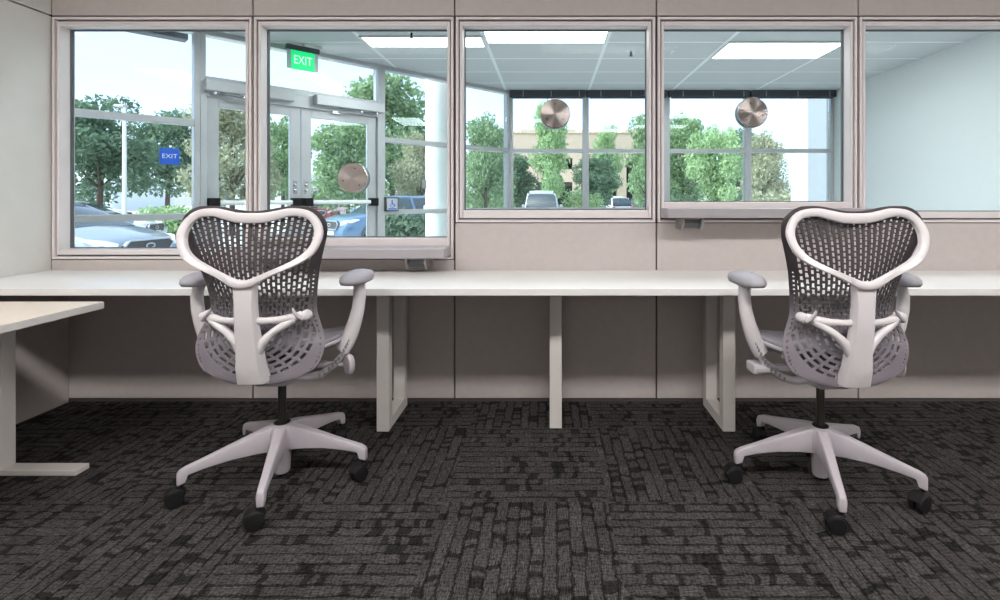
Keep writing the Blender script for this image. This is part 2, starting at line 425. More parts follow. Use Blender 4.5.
# ------------------------------------------------------------------ speak-through discs on the glass
def speak_disc(x, z, yw, rot, label, first=[None]):
    if first[0] is None:
        r = empty('speak_through_disc'); first[0] = r
        mb = MB(); R = .084
        mb.lathe([(0.001, -.012), (R-.004, -.012), (R-.001, -.0105), (R, -.008), (R, 0), (0.001, 0)], (0, 0, 0), 64, 'Y')
        f = mb.build('front_plate', M['brushed'], r, smooth='auto', angle=25)
        MB().lathe([(0.02, 0), (.022, 0), (.022, .036), (.02, .036)], (0, 0, 0), 24, 'Y').build('spacer', M['chrome'], r, smooth='auto')
        MB().lathe([(0.001, .034), (R, .034), (R, .042), (R-.003, .045), (0.001, .045)], (0, 0, 0), 64, 'Y').build('rear_plate', M['alu'], r, smooth='auto', angle=25)
        mb = MB(); mb.cyl((0, .0307, 0), (0, .034, 0), .02); mb.build('rear_spacer', M['chrome'], r, smooth='auto')
        for a in (90, 212, 328):
            mb = MB(); mb.lathe([(.0005, -.0022), (.0032, -.0018), (.004, 0.0)], (.055*cos(radians(a)), -.012, .055*sin(radians(a))), 12, 'Y')
            mb.build('screw', M['dark_metal'], f)
    else:
        r = copy_tree(first[0])
    r.location = (x, .0375, z); r.rotation_euler = (0, rot, 0)
    tag(r, label, 'speak-through', 'round steel speak-through discs')
speak_disc(-1.100, 1.232, 0, .25, 'lowest steel speak-through disc, in front of the glazed entrance door')
speak_disc(.029, 1.590, 0, 0, 'steel speak-through disc on the middle window without a ledge')
speak_disc(1.131, 1.597, 0, -.3, 'steel speak-through disc on the window above the right-hand ledge')

# ------------------------------------------------------------------ task chairs
def build_chair():
    r = empty('task_chair')
    # --- perforated back
    HW = [(.440, .100), (.455, .150), (.475, .185), (.50, .209), (.53, .225), (.574, .234), (.62, .226), (.66, .210), (.69, .199), (.72, .195), (.76, .198),
          (.80, .204), (.85, .214), (.90, .229), (.95, .245), (.99, .257), (1.02, .259), (1.045, .253), (1.062, .242), (1.075, .228), (1.083, .212), (1.089, .190)]
    def ztop(x):
        ax = abs(x)
        return 1.073 + .019*(sin(min(ax/.15, 1)*pi - pi/2)+1)/2 - (0 if ax < .15 else .010*((ax-.15)/.1)**2)
    def bedge(z): return spline([(.43, .185), (.50, .172), (.574, .163), (.65, .148), (.72, .138), (.80, .150), (.90, .176), (1.0, .199), (1.09, .212)], z)
    def bow(z): return spline([(.43, .012), (.50, .02), (.574, .035), (.65, .045), (.72, .045), (.836, .055), (.95, .030), (1.03, .006), (1.09, 0)], z)
    def back_b(x, z):
        w = max(spline(HW, z), .02); q = min(1, abs(x)/w)
        return bedge(z) + bow(z)*(1-q*q)
    NX, NZ = 208, 296
    zb, zt_ = .440, 1.089
    def hole(x, z):
        w = spline(HW, z)
        if w-abs(x) < .010 or ztop(x)-z < .012: return False
        edge = w-abs(x)
        if z > .640:
            gfan = .76 + .50*max(0, min(1, (z-.70)/.38))**1.2
            c = x/(.0190*gfan) + .5
            ci = math.floor(c); fc = c-ci-.5
            t = 1.09-z
            rr = log(1+3.2*t)/.042 + (.5 if ci % 2 else 0)
            fr = rr-math.floor(rr)
            if edge < .026:
                zz = z/.016; return z < .86 and edge > .0125 and edge < .0175 and (zz-math.floor(zz)) < .45
            if z < .70:
                return abs(fc) < .20 and fr < .66
            hwid = .235 if z > .86 else lerp(.31, .25, (z-.70)/.16)
            return abs(fc) < hwid and .0 < fr < (.70 if z < .86 else .66)
        # lower lobe: rings of slots round the lumbar
        X, Z = x/1.28, z-.625
        rad = sqrt(X*X+Z*Z); ang = atan2(X, -Z)
        if edge < .024 or z < .462:
            zz = (z+abs(x)*.9)/.018; return .0115 < edge < .0165 and (zz-math.floor(zz)) < .35 and z > .458
        ring = math.floor((rad-.020)/.0205)
        if ring < 0 or rad > .160: return False
        fr = (rad-.020)/.0205-ring
        rc = .020+.0205*(ring+.5)
        nsl = max(6, round(2*pi*rc/.034))
        a = ang/(2*pi)*nsl + (.5 if ring % 2 else 0); fa = a-math.floor(a)
        return .28 < fr < .74 and fa < .70
    V = []; idx = {}
    mb = MB(); vs = []; fs = []
    for j in range(NZ+1):
        z = zb+(zt_-zb)*j/NZ; w = spline(HW, z)
        if j == 0: w = HW[0][1]
        for i in range(NX+1):
            x = w*(2*i/NX-1)
            zz = z
            if z > 1.0:
                zz = 1.0+(z-1.0)*(ztop(x)-1.0)/(zt_-1.0)
            zz2 = zz + (.022*(x/.1)**2*max(0, 1-(z-zb)/.05)*.25 if z < .49 else 0)
            vs.append((x, -back_b(x, zz), zz2))
    for j in range(NZ):
        for i in range(NX):
            a = j*(NX+1)+i; q = (a, a+1, a+NX+2, a+NX+1)
            cx = sum(vs[k][0] for k in q)/4; cz = sum(vs[k][2] for k in q)/4
            if not hole(cx, cz): fs.append(q)
    mb.add(vs, fs)
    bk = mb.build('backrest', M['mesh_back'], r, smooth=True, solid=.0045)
    bk['label'] = 'perforated grey back'
    # --- heart shaped frame loop
    OUT = [(x*.978, z) for x, z in [(0, 1.067), (.05, 1.069), (.095, 1.077), (.139, 1.0845), (.194, 1.078), (.228, 1.058), (.251, 1.028), (.2615, .993), (.254, .955), (.234, .918), (.205, .895), (.165, .875), (.10, .848), (.06, .826), (.036, .812), (0, .806)]]
    INN = [(x*.985, z) for x, z in [(0, 1.029), (.05, 1.031), (.095, 1.041), (.14, 1.053), (.183, 1.049), (.208, 1.034), (.223, 1.010), (.2265, .983), (.219, .953), (.198, .925), (.166, .902), (.130, .884), (.09, .866), (.05, .849), (.02, .837), (0, .834)]]
    def dense(L, n=4):
        res = []
        for i in range(len(L)-1):
            p0, p1, p2, p3 = L[max(i-1, 0)], L[i], L[i+1], L[min(i+2, len(L)-1)]
            if i == 0: p0 = (-L[1][0], L[1][1])
            if i == len(L)-2: p3 = (-L[-2][0], L[-2][1])
            for k in range(n):
                t = k/n
                res.append(tuple(.5*(2*p1[m]+(p2[m]-p0[m])*t+(2*p0[m]-5*p1[m]+4*p2[m]-p3[m])*t*t+(3*p1[m]-p0[m]-3*p2[m]+p3[m])*t**3) for m in (0, 1)))
        res.append(L[-1]); return res
    o1, i1 = dense(OUT), dense(INN)
    o1 = o1 + [(-x, z) for x, z in reversed(o1[1:-1])]; i1 = i1 + [(-x, z) for x, z in reversed(i1[1:-1])]
    def lb(x, z):
        return .219 + .060*max(0, min(1.1, (1.06-z)/.21)) - .012*(x/.26)**2
    rings = []
    for (ox, oz), (ix, iz) in zip(o1, i1):
        mx_, mz_ = (ox+ix)/2, (oz+iz)/2; b = lb(mx_, mz_)
        k = .03
        ox, oz, ix, iz = lerp(ox, ix, k), lerp(oz, iz, k), lerp(ix, ox, k), lerp(iz, oz, k)
        rings.append([(ox, -(b-.004), oz), (ox, -(b+.007), oz), (lerp(ox, ix, .12), -(b+.0105), lerp(oz, iz, .12)), (lerp(ox, ix, .88), -(b+.0105), lerp(oz, iz, .88)),
                      (ix, -(b+.007), iz), (ix, -(b-.010), iz)])
    rings.append(rings[0])
    mb = MB(); mb.loft(rings, cap=False)
    fr = mb.build('back_frame', M['chair_white'], r, smooth='auto', angle=50)
    # --- spine
    ST = [(.832, .300, .032, .014), (.816, .302, .040, .024), (.790, .303, .0365, .030), (.75, .302, .0345, .032), (.70, .299, .0355, .034), (.64, .292, .0375, .036), (.58, .281, .040, .040), (.52, .267, .0445, .046), (.480, .256, .0475, .052), (.456, .248, .0490, .054)]
    ST = [(z, b-.024 if z > .55 else b-.016, hw, th) for z, b, hw, th in ST]
    rings = []
    for z, b, hw, th in ST:
        rings.append([(-hw, -(b-th), z), (-hw, -(b-.004), z), (-hw*.86, -(b+.004), z), (0, -(b+.0075), z), (hw*.86, -(b+.004), z), (hw, -(b-.004), z), (hw, -(b-th), z), (0, -(b-th-.004), z)])
    mb = MB(); mb.loft(rings)
    # foot of the spine hooking forward under the back
    rings = []
    for y, z0, z1, hw in ((-.20, .446, .475, .047), (-.12, .426, .462, .046), (-.05, .405, .452, .045), (.05, .40, .45, .045)):
        rings.append([(-hw, y, z0), (hw, y, z0), (hw, y, z1), (-hw, y, z1)])
    mb.loft(rings)
    mb.build('spine', M['chair_white'], r, smooth='auto', angle=45)
    # --- lumbar bracket, both arms
    mb = MB()
    for s in (-1, 1):
        mb.tube([(s*.020, -.252, .686), (s*.06, -.244, .684), (s*.10, -.231, .685), (s*.14, -.216, .688), (s*.168, -.204, .692)], [.014, .012, .012, .016, .0185], 12, flat=(.9, 1))
        mb.tube([(s*.026, -.236, .578), (s*.050, -.236, .613), (s*.082, -.233, .643), (s*.115, -.226, .664), (s*.145, -.215, .682)], [.022, .0165, .0135, .0145, .014], 12)
        mb.lathe([(.001, -.016), (.014, -.015), (.018, -.011), (.0185, .018), (.001, .02)], (s*.178, -.198, .692), 20, 'Y')
        mb.tube([(s*.028, -.238, .60), (s*.028, -.243, .64), (s*.028, -.250, .675)], .012, 8)
    mb.build('lumbar_bracket', M['chair_white'], r, smooth='auto', angle=60)
    for s in (-1, 1):
        mb = MB()
        mb.tube([(s*.176, -.216, .683), (s*.163, -.222, .693), (s*.150, -.226, .710), (s*.143, -.222, .722)], [.010, .009, .0075, .005], 10, flat=(1, .8))
        mb.build('lumbar_knob', M['chair_grey'], r, smooth='auto', angle=60)
    # --- seat
    nx, ny = 24, 26; vs = []; fs = []
    for j in range(ny+1):
        v = j/ny; y = -.165+.425*v
        hw = .215 + .02*sin(pi*min(1, v*1.3)) - (.045*((v-.8)/.2)**2 if v > .8 else 0)
        for i in range(nx+1):
            q = 2*i/nx-1
            z = .545 + .018*q*q - .035*(max(0, v-.72)/.28)**2 + .012*(1-v)**3 - .012*sin(pi*v)*(1-q*q)
            vs.append((q*hw, y, z))
    for j in range(ny):
        for i in range(nx):
            a = j*(nx+1)+i; fs.append((a, a+1, a+nx+2, a+nx+1))
    mb = MB(); mb.add(vs, fs); mb.build('seat', M['seat_mesh'], r, smooth=True, solid=.014)
    rim = [vs[j*(nx+1)] for j in range(ny+1)] + [vs[ny*(nx+1)+i] for i in range(1, nx)] + [vs[j*(nx+1)+nx] for j in range(ny, -1, -1)]
    mb = MB(); mb.tube([(x*1.012, y, z-.012) for x, y, z in rim], .008, 8); mb.build('seat_rim', M['chair_grey'], r, smooth=True)
    # --- tilt mechanism
    mb = MB()
    rings = []
    for y, z0, z1, hw in ((-.13, .415, .455, .055), (-.09, .395, .475, .075), (0, .385, .485, .085), (.08, .39, .48, .075), (.14, .415, .475, .06)):
        rings.append([(-hw, y, z0+.02), (-hw*.7, y, z0), (hw*.7, y, z0), (hw, y, z0+.02), (hw, y, z1), (-hw, y, z1)])
    mb.loft(rings)
    for s in (-1, 1):
        mb.tube([(s*.06, .09, .465), (s*.14, .07, .50), (s*.20, .05, .518)], .014, 8)
        mb.tube([(s*.06, -.06, .465), (s*.13, -.07, .50), (s*.19, -.08, .522)], .014, 8)
    mb.build('tilt_mechanism', M['chair_mech'], r, smooth='auto', bevel=.004)
    mb = MB(); mb.tube([(.08, .0, .445), (.16, .0, .448), (.215, -.015, .452), (.270, -.035, .460)], [.013, .016, .012, .008], 10)
    k = mb.build('adjustment_stem', M['chair_mech'], r, smooth='auto')
    mb = MB()
    mb.lathe([(.001, -.011), (.020, -.010), (.024, -.004), (.024, .004), (.020, .010), (.001, .011)], (0, 0, 0), 20)
    k2 = mb.build('knob', M['chair_grey'], k, smooth='auto'); k2.location = (.282, -.045, .462); k2.rotation_euler = (0, radians(90), radians(50)); k2.scale = (1.7, 1.15, 1.2)
    mb = MB(); mb.box(-.20, -.08, -.03, .01, .445, .463); mb.box(-.285, -.20, -.04, .03, .438, .472); mb.box(-.275, -.21, -.046, -.04, .446, .465)
    mb.build('tilt_lever', M['chair_mech'], r, bevel=.006)
    # --- arms
    for s in (-1, 1):
        mb = MB()
        path = [(s*.05, -.03, .415), (s*.12, -.03, .408), (s*.17, -.03, .422), (s*.215, -.03, .455), (s*.245, -.03, .49), (s*.268, -.03, .53), (s*.282, -.03, .565)]
        mb.tube(path, [.020, .020, .019, .018, .017, .016, .016], 12, flat=(1.0, .75))
        a = mb.build('arm', M['chair_mech'], r, smooth='auto')
        mb = MB()                                                   # teeth of the height ratchet
        for k in range(11):
            t = k/10; i = 2+t*3.9; i0 = min(int(i), 5); p = Vector(path[i0]).lerp(Vector(path[i0+1]), i-i0)
            mb.box(p.x-.004, p.x+.004, p.y-.021, p.y-.014, p.z-.007, p.z+.007)
        mb.build('ratchet_teeth', M['seat_mesh'], a)
        mb = MB()
        up = [(s*.252, -.03, .515), (s*.266, -.03, .54), (s*.283, -.03, .58), (s*.300, -.03, .63), (s*.312, -.03, .68), (s*.317, -.028, .73), (s*.314, -.022, .765), (s*.310, -.018, .789)]
        mb.tube(up, [.022, .0225, .0235, .0215, .020, .019, .0185, .022], 14, flat=(.95, 1.25))
        mb.build('arm_post', M['chair_white'], a, smooth='auto')
        mb = MB(); rings = []
        for t, (zc, hh) in ((0, (0, .001)), (.12, (0, .006)), (.35, (.001, .012)), (.5, (.002, .015)), (.65, (.003, .016)), (.85, (.008, .011)), (1, (.010, .001))): pass
        n = 30
        prof = [(.02, -.004), (.70, -.0075), (.93, -.004), (1.0, .004), (.97, .013), (.85, .020), (.55, .025), (.02, .026)]
        for sc_, h in prof:
            ring = []
            for q in range(n):
                an = 2*pi*q/n; cx = abs(cos(an))**.8*(1 if cos(an) > 0 else -1); sy = abs(sin(an))**.8*(1 if sin(an) > 0 else -1)
                ring.append((s*.300+cx*.052*sc_, -.005+sy*.120*sc_, .790+h*1.45))
            rings.append(ring)
        mb.loft(rings)
        mb.build('arm_pad', M['arm_pad'], a, smooth='auto', angle=60)
    # --- gas lift and hub
    mb = MB(); mb.cyl((0, 0, .20), (0, 0, .40), .0155, 20); mb.build('gas_lift', M['dark_metal'], r, smooth='auto')
    mb = MB(); mb.lathe([(.001, .022), (.027, .022), (.030, .028), (.034, .11), (.052, .135), (.052, .196), (.044, .212), (.034, .218), (.001, .218)], (0, 0, 0), 28)
    mb.build('base_hub', M['chair_grey'], r, smooth='auto')
    mb = MB(); mb.lathe([(.022, .2165), (.030, .2175), (.030, .221), (.022, .223), (.017, .223)], (0, 0, 0), 24); mb.build('hub_collar', M['black'], r, smooth='auto')
    # --- five legs, each with its caster
    for k in range(5):
        mb = MB(); rings = []
        for x, ztp, zbt, hw in ((.035, .214, .118, .034), (.09, .200, .122, .029), (.17, .175, .122, .024), (.25, .150, .114, .021), (.298, .136, .105, .0195), (.306, .134, .080, .019), (.324, .125, .074, .018), (.331, .114, .074, .017)):
            hw *= .78; rings.append([(x, -hw*.85, zbt), (x, hw*.85, zbt), (x, hw, ztp-.014), (x, hw*.72, ztp), (x, -hw*.72, ztp), (x, -hw, ztp-.014)])
        mb.loft(rings)
        mb.v = [(v[0]*1.036, v[1], v[2]) for v in mb.v]
        lg = mb.build('leg', M['chair_grey'], r, smooth='auto', bevel=.003, angle=35)
        lg.rotation_euler = (0, 0, radians(-75.5+72*k))
        ca = radians([99, 58, 40, 150, 180][k])                   # caster swivel
        c, s_ = cos(ca), sin(ca)
        T = Matrix.Translation((.328, 0, 0)) @ Matrix.Rotation(ca, 4, 'Z')
        mb = MB()
        def tv(p): return T @ Vector(p)
        for side in (-1, 1):
            ringp = [(.006, .0), (.026, .0), (.0305, .004), (.0305, .016), (.027, .021), (.006, .022)]
            rr = []
            for rad_, h in ringp:
                rr.append([tv((-.020+rad_*cos(2*pi*q/22), side*(.004+h), .0305+rad_*sin(2*pi*q/22))) for q in range(22)])
            mb.loft(rr)
        mb.tube([tv((0, 0, .035)), tv((0, 0, .088))], .0065, 10)
        # hood over the wheels
        hood = []
        for q in range(9):
            an = radians(20+q*17.5)
            hood.append([tv((-.020+rr_*cos(an), yy, .0305+rr_*sin(an))) for rr_, yy in ((.0325, -.024), (.0365, -.020), (.0375, 0), (.0365, .020), (.0325, .024))])
        mb.loft(hood, cap=False, close=False)
        mb.box(-.012, .008, -.008, .008, .030, .060, T)
        mb.build('caster', M['black'], lg, smooth='auto')
    return r
ch = build_chair()
ch.location = (-1.077, -.763, 0); ch.rotation_euler = (0, 0, radians(2.0))
tag(ch, 'left grey-and-white task chair, in front of the glass entrance doors', 'chair', 'task chairs at the worktop')
ch2 = copy_tree(ch); ch2.location = (1.072, -.792, 0)
tag(ch2, 'right grey-and-white task chair, in front of the higher ledge', 'chair', 'task chairs at the worktop')
kk = 0
for c in ch2.children:
    if c.name.startswith('leg'):
        c.rotation_euler = (0, 0, radians(-108.7+72*kk)); kk += 1

# ------------------------------------------------------------------ office ceiling lamps
def ceiling_lamp(name, x, y, z, w, d, mat, label, group):
    r = tag(empty(name, (x, y, z)), label, 'ceiling light', group)
    mb = MB(); frame_ring2(mb, w, d); mb.build('frame', M['lamp_frame'], r)
    MB().box(-w/2+.02, w/2-.02, -d/2+.02, d/2-.02, -.010, -.004).build('diffuser', mat, r)
    return r
def frame_ring2(mb, w, d):
    for x0, x1, y0, y1 in ((-w/2, -w/2+.02, -d/2, d/2), (w/2-.02, w/2, -d/2, d/2), (-w/2+.02, w/2-.02, -d/2, -d/2+.02), (-w/2+.02, w/2-.02, d/2-.02, d/2)):
        mb.box(x0, x1, y0, y1, -.014, -.001)
    mb.box(-w/2+.02, w/2-.02, -d/2+.02, d/2-.02, -.003, -.001)
for x, side in ((-1.75, 'left'), (.65, 'middle'), (3.0, 'right')):
    ceiling_lamp('ceiling_light', x, -2.62, ZC, 1.5, .36, M['diffuser'], 'recessed office ceiling light, %s one of the row over the open floor' % side, 'office ceiling lights')

# ------------------------------------------------------------------ lobby
LZ = 2.70
FA = atan2(1.04, 1.0); CA, SA = cos(FA), sin(FA)
OX, OY = -3.297, 4.787-D0                                          # jamb left of the doors
def fx(t, n=0): return OX+CA*t-SA*n, OY+SA*t+CA*n                  # along the angled front, n outward
T_CORNER = (-.596-OX)/CA; Y_FLAT = 7.6-D0
T_LEFT = -2.55
pL, pC = fx(T_LEFT), (-.596, Y_FLAT)
XW = 4.20
poly = [(pL[0], .13), (XW+.0, .13), (XW, Y_FLAT), pC, pL]
def poly_slab(name, mat, z0, z1, grow=0.0):
    pp = poly
    if grow:
        pp = [(pL[0]-.2, .13), (XW+.3, .13), (XW+.3, Y_FLAT+.15), (pC[0]-.06, Y_FLAT+.15), (pL[0]-.2, pL[1]+.05)]
    return struct(MB().prism(pp, 'Z', z0, z1).build(name, mat))
poly_slab('floor_lobby', M['lobby_floor'], -.06, 0)
cl = poly_slab('ceiling_lobby', M['lobby_ceil'], LZ, LZ+.06)
gm = MB()
def clip_right(y):                                                # x where the angled front meets depth y
    return max(pL[0], OX + (y-OY)/1.04) if y > pL[1] else pL[0]
for k in range(-4, 4):
    x = -.65+1.22*k
    yend = Y_FLAT if x > pC[0] else OY+1.04*(x-OX)
    if yend > .2 and x < XW: gm.box(x-.019, x+.019, .14, min(yend, Y_FLAT)-.06, LZ-.0012, LZ+.001)
y = 2.356-.61*3
while y < Y_FLAT-.1:
    gm.box(clip_right(y)+.08, XW-.01, y-.016, y+.016, LZ-.001, LZ+.001); y += .61
gm.build('ceiling_grid', M['grid'], cl)
struct(MB().box(XW, XW+.2, .13, Y_FLAT+.1, -.06, LZ+.06).build('wall_lobby_right', M['lobby_wall']))
rf = struct(MB().prism([(pL[0]-.2, .13), (XW+.2, .13), (XW+.2, Y_FLAT+.12), (pC[0]-.04, Y_FLAT+.12), (pL[0]-.2, pL[1]+.05)], 'Z', LZ+.061, LZ+.40).build('trim_1', M['roof']))
struct(MB().box(XL-.2, XR+.2, YB-.2, .129, ZC+.121, ZC+.35).build('trim_2', M['roof']))

RAILS = [.95, 1.82]
def bay(n, t0, t1, rails, angled=True, zb=0.0, zt2=LZ, hw=.045):
    if angled: px, py = fx(t0); w = struct(empty('window_%d' % n, (px, py, 0), FA))
    else: w = struct(empty('window_%d' % n, (t0, Y_FLAT, 0), 0))
    L_ = t1-t0; mb = MB()
    mb.box(0, hw, -.06, .06, zb, zt2); mb.box(L_-hw, L_, -.06, .06, zb, zt2)
    mb.box(hw, L_-hw, -.06, .06, zb, zb+.06); mb.box(hw, L_-hw, -.06, .06, zt2-.045, zt2)
    zs = [zb+.06]
    for rz in rails:
        mb.box(hw, L_-hw, -.055, .055, rz-.028, rz+.028); zs += [rz-.028, rz+.028]
    zs.append(zt2-.045)
    mb.build('frame', M['alu'], w, bevel=.003)
    for a, b in zip(zs[0::2], zs[1::2]):
        MB().box(hw+.001, L_-hw-.001, -.006, .002, a+.001, b-.001).build('glass', M['glass_far'], w)
    return w
TJ = 1.814                                                        # right jamb
TM = (-1.28-OX)/CA
bay(6, T_LEFT, -1.25, RAILS); bay(7, -1.25, 0, RAILS)
bay(8, 0, TJ, [], zb=2.205, zt2=LZ)                               # transom over the doors
bay(9, TJ, TM, RAILS); bay(10, TM, T_CORNER-.03, RAILS)
XS = [-.596, .529, 1.729, 2.936, 4.195]
for k in range(4): bay(11+k, XS[k], XS[k+1], RAILS, angled=False)

# entrance doors
jx, jy = fx(0)
hd = struct(empty('trim_3', (jx, jy, 0), FA))
mb = MB(); mb.box(.045, TJ-.045, -.07, .06, 2.075, 2.204); mb.box(0, .05, -.065, .065, 0, 2.204); mb.box(TJ-.05, TJ, -.065, .065, 0, 2.204)
mb.build('door_frame', M['alu'], hd, bevel=.004)
def door(n, t0, t1, hinge):
    px, py = fx(t0); r = struct(empty('door_%d' % n, (px, py, 0), FA)); w = t1-t0
    mb = MB(); sw = .105
    mb.box(.003, sw, -.022, .022, .01, 2.068); mb.box(w-sw, w-.003, -.022, .022, .01, 2.068)
    mb.box(sw, w-sw, -.022, .022, 1.985, 2.068); mb.box(sw, w-sw, -.022, .022, .01, .26)
    mb.build('door_leaf', M['alu'], r, bevel=.003)
    MB().box(sw+.001, w-sw-.001, -.004, .004, .261, 1.984).build('glass', M['glass_far'], r)
    mb = MB(); mb.tube([(.09, -.075, 1.075), (w-.09, -.075, 1.075)], .023, 14)
    b = mb.build('panic_bar', M['grid'], r, smooth='auto')
    for xx in (.055, w-.055):
        MB().box(xx-.045, xx+.045, -.11, -.0225, 1.03, 1.12).build('end_block', M['black'], b, bevel=.006)
    lx = w-.055 if hinge == 'L' else .055
    mb = MB()
    for zz in (1.20, 1.255): mb.lathe([(.001, -.012), (.014, -.010), (.017, 0)], (lx, -.0225, zz), 16, 'Y')
    mb.box(lx-.02, lx+.02, -.026, -.0222, 1.165, 1.30)
    mb.build('lock', M['chrome'], r, smooth='auto')
    return r
gap = .006
door(1, .052, TJ/2-gap/2, 'L'); door(2, TJ/2+gap/2, TJ-.052, 'R')
def closer(t0, t1, pivot, label):
    px, py = fx(t0); r = tag(empty('door_closer', (px, py, 2.10), FA), label, 'door closer', 'door closers over the entrance')
    w = t1-t0
    MB().box(0, w, -.17, -.071, .015, .125).build('closer_box', M['alu'], r, bevel=.008)
    mb = MB()
    if pivot == 'L': pts = [(.08, -.12, .012), (.30, -.20, -.015), (.52, -.06, -.03)]
    else: pts = [(w-.08, -.12, .012), (w-.30, -.20, -.015), (w-.52, -.06, -.03)]
    mb.tube(pts, .011, 8); mb.cyl(Vector(pts[0])+Vector((0, 0, .02)), Vector(pts[0])-Vector((0, 0, .02)), .022)
    mb.cyl(Vector(pts[1])+Vector((0, 0, .012)), Vector(pts[1])-Vector((0, 0, .012)), .016)
    p = Vector(pts[2]); mb.box(p.x-.05, p.x+.05, p.y-.01, p.y+.035, p.z-.014, p.z+.014)
    mb.build('closer_arm', M['chrome'], r, smooth='auto')
closer(.02, .80, 'L', 'silver door closer box above the left entrance door')
closer(1.02, 1.80, 'R', 'silver door closer box above the right entrance door')

# blue EXIT sign stuck on the side glass
e = tag(empty('exit_plaque', (*fx(-.225, -.0135), 1.497), FA), 'small blue EXIT plaque stuck on the glass left of the doors', 'sign')
MB().box(-.074, .074, -.004, .004, -.073, .073).build('plaque', M['blue'], e, bevel=.001)
text_mesh('lettering', 'EXIT', .056, M['white_sign'], e, (0, -.0045, 0), (radians(90), 0, 0))
# illuminated exit sign under the lobby ceiling
e = tag(empty('exit_sign', (*fx(.85, -.235), LZ), FA), 'green illuminated exit sign hanging from the lobby ceiling', 'sign')
MB().box(.0, .18, -.05, .05, -.030, 0).build('canopy_box', M['lamp_frame'], e, bevel=.004)
MB().box(-.160, .160, -.03, .03, -.078, -.030).build('housing', M['shade'], e, bevel=.004)
MB().box(-.115, .115, -.006, .006, -.270, -.078).build('sign_panel', M['exit_green'], e)
for xx in (-.1345, .1345): MB().box(xx-.019, xx+.019, -.005, .005, -.268, -.078).build('panel_edge', M['exit_clear'], e)
text_mesh('lettering', 'EXIT', .125, M['exit_letter'], e, (0, -.0066, -.175), (radians(90), 0, 0), xs=.72)
# accessible push plate
e = tag(empty('push_plate', (*fx(TJ+.115, -.062), 1.045), FA), 'square blue and white door push button beside the right door', 'door button')
MB().box(-.085, .085, -.035, 0, -.085, .085).build('housing', M['shade'], e, bevel=.004)
MB().box(-.070, .070, -.040, -.035, -.070, .070).build('plate', M['alu'], e, bevel=.002)
mb = MB()
mb.lathe([(.001, -.002), (.010, -.002), (.010, 0)], (-.005, -.040, .042), 14, 'Y')
mb.prism([(-.012, .030), (.004, .030), (.006, .004), (.030, .004), (.036, -.022), (.028, -.024), (.022, -.005), (-.012, -.005)], 'Y', -.0425, -.040)
for q in range(14):
    a0, a1 = radians(150+q*15), radians(150+(q+1)*15)
    mb.prism([(.0+.030*cos(a0), -.010+.030*sin(a0)), (.030*cos(a1), -.010+.030*sin(a1)), (.023*cos(a1), -.010+.023*sin(a1)), (.023*cos(a0), -.010+.023*sin(a0))], 'Y', -.0425, -.040)
mb.box(-.055, .055, -.0425, -.040, -.062, -.048)
mb.build('wheelchair_symbol', M['blue'], e)
MB().box(-.03, .03, .0, .008, -.06, .06).build('mount', M['shade'], e)

# badge reader on the outside column is part of the column below
# roller shade cassettes over the flat front
for k, lab in enumerate(('left of the middle window view', 'in the middle window view', 'left of the speak-through disc', 'right of the speak-through disc')):
    x0, x1 = XS[k]+.05, XS[k+1]-.05
    r = tag(empty('roller_shade', ((x0+x1)/2, Y_FLAT-.11, LZ)), 'dark rolled-up window shade cassette below the lobby ceiling, %s bay right of the angled corner' % ('first', 'second', 'third', 'fourth')[k], 'roller shade', 'roller shade cassettes')
    h = (x1-x0)/2
    MB().box(-h-.04, h+.04, -.04, .045, -.10, 0).build('cassette', M['shade'], r, bevel=.008)
    for q in (-.35, .05, .45): MB().box(h*2*q/1.0-.006, h*2*q+.006, -.043, -.039, -.098, -.012).build('joint', M['ledge'], r)
    mb = MB(); mb.cyl((-h, 0, -.112), (h, 0, -.112), .010, 10); mb.build('hem_bar', M['gasket'], r, smooth='auto')

# lobby ceiling lights and sprinklers
ceiling_lamp('lobby_light', -.04, 4.87-D0, LZ-.002, 1.20, .59, M['diffuser_lobby'], 'bright lobby ceiling panel at the top of the middle window', 'lobby ceiling lights')
ceiling_lamp('lobby_light', 2.40, 5.44-D0, LZ-.002, 1.20, .60, M['diffuser_lobby'], 'bright lobby ceiling panel seen above the right speak-through disc', 'lobby ceiling lights')
ceiling_lamp('lobby_light', -1.26, 5.13-D0, LZ-.002, 1.20, .34, M['diffuser_lobby'], 'slim lobby ceiling panel right of the green exit sign', 'lobby ceiling lights')
ceiling_lamp('lobby_light', 2.40, 4.0-D0, LZ-.002, 1.20, .60, M['diffuser_lobby'], 'lobby ceiling panel nearest the glazed wall, right side', 'lobby ceiling lights')
for xx, ss in ((-3.7, 'left end'), (-1.26, 'second from the left end'), (1.18, 'third from the left end')):  # row out of view, added to brighten the lobby
    ceiling_lamp('lobby_light', xx, 3.35-D0, LZ-.002, 1.20, .60, M['diffuser_lobby'], 'added lobby ceiling panel in the unseen row above the glazed wall, ' + ss, 'lobby ceiling lights')
def sprinkler(x, y, label):
    r = tag(empty('sprinkler_head', (x, y, LZ)), label, 'sprinkler', 'lobby sprinkler heads')
    MB().lathe([(.001, -.006), (.035, -.006), (.04, 0), (.001, 0)], (0, 0, 0), 20).build('escutcheon', M['lamp_frame'], r)
    MB().lathe([(.001, -.055), (.022, -.055), (.022, -.050), (.008, -.046), (.010, -.006), (.001, -.006)], (0, 0, 0), 14).build('head', M['dark_metal'], r, smooth='auto')
sprinkler(.87, 5.48-D0, 'small dark sprinkler head on the lobby ceiling in the middle window')
sprinkler(-1.32, 4.86-D0, 'small sprinkler head by the slim ceiling panel right of the exit sign')

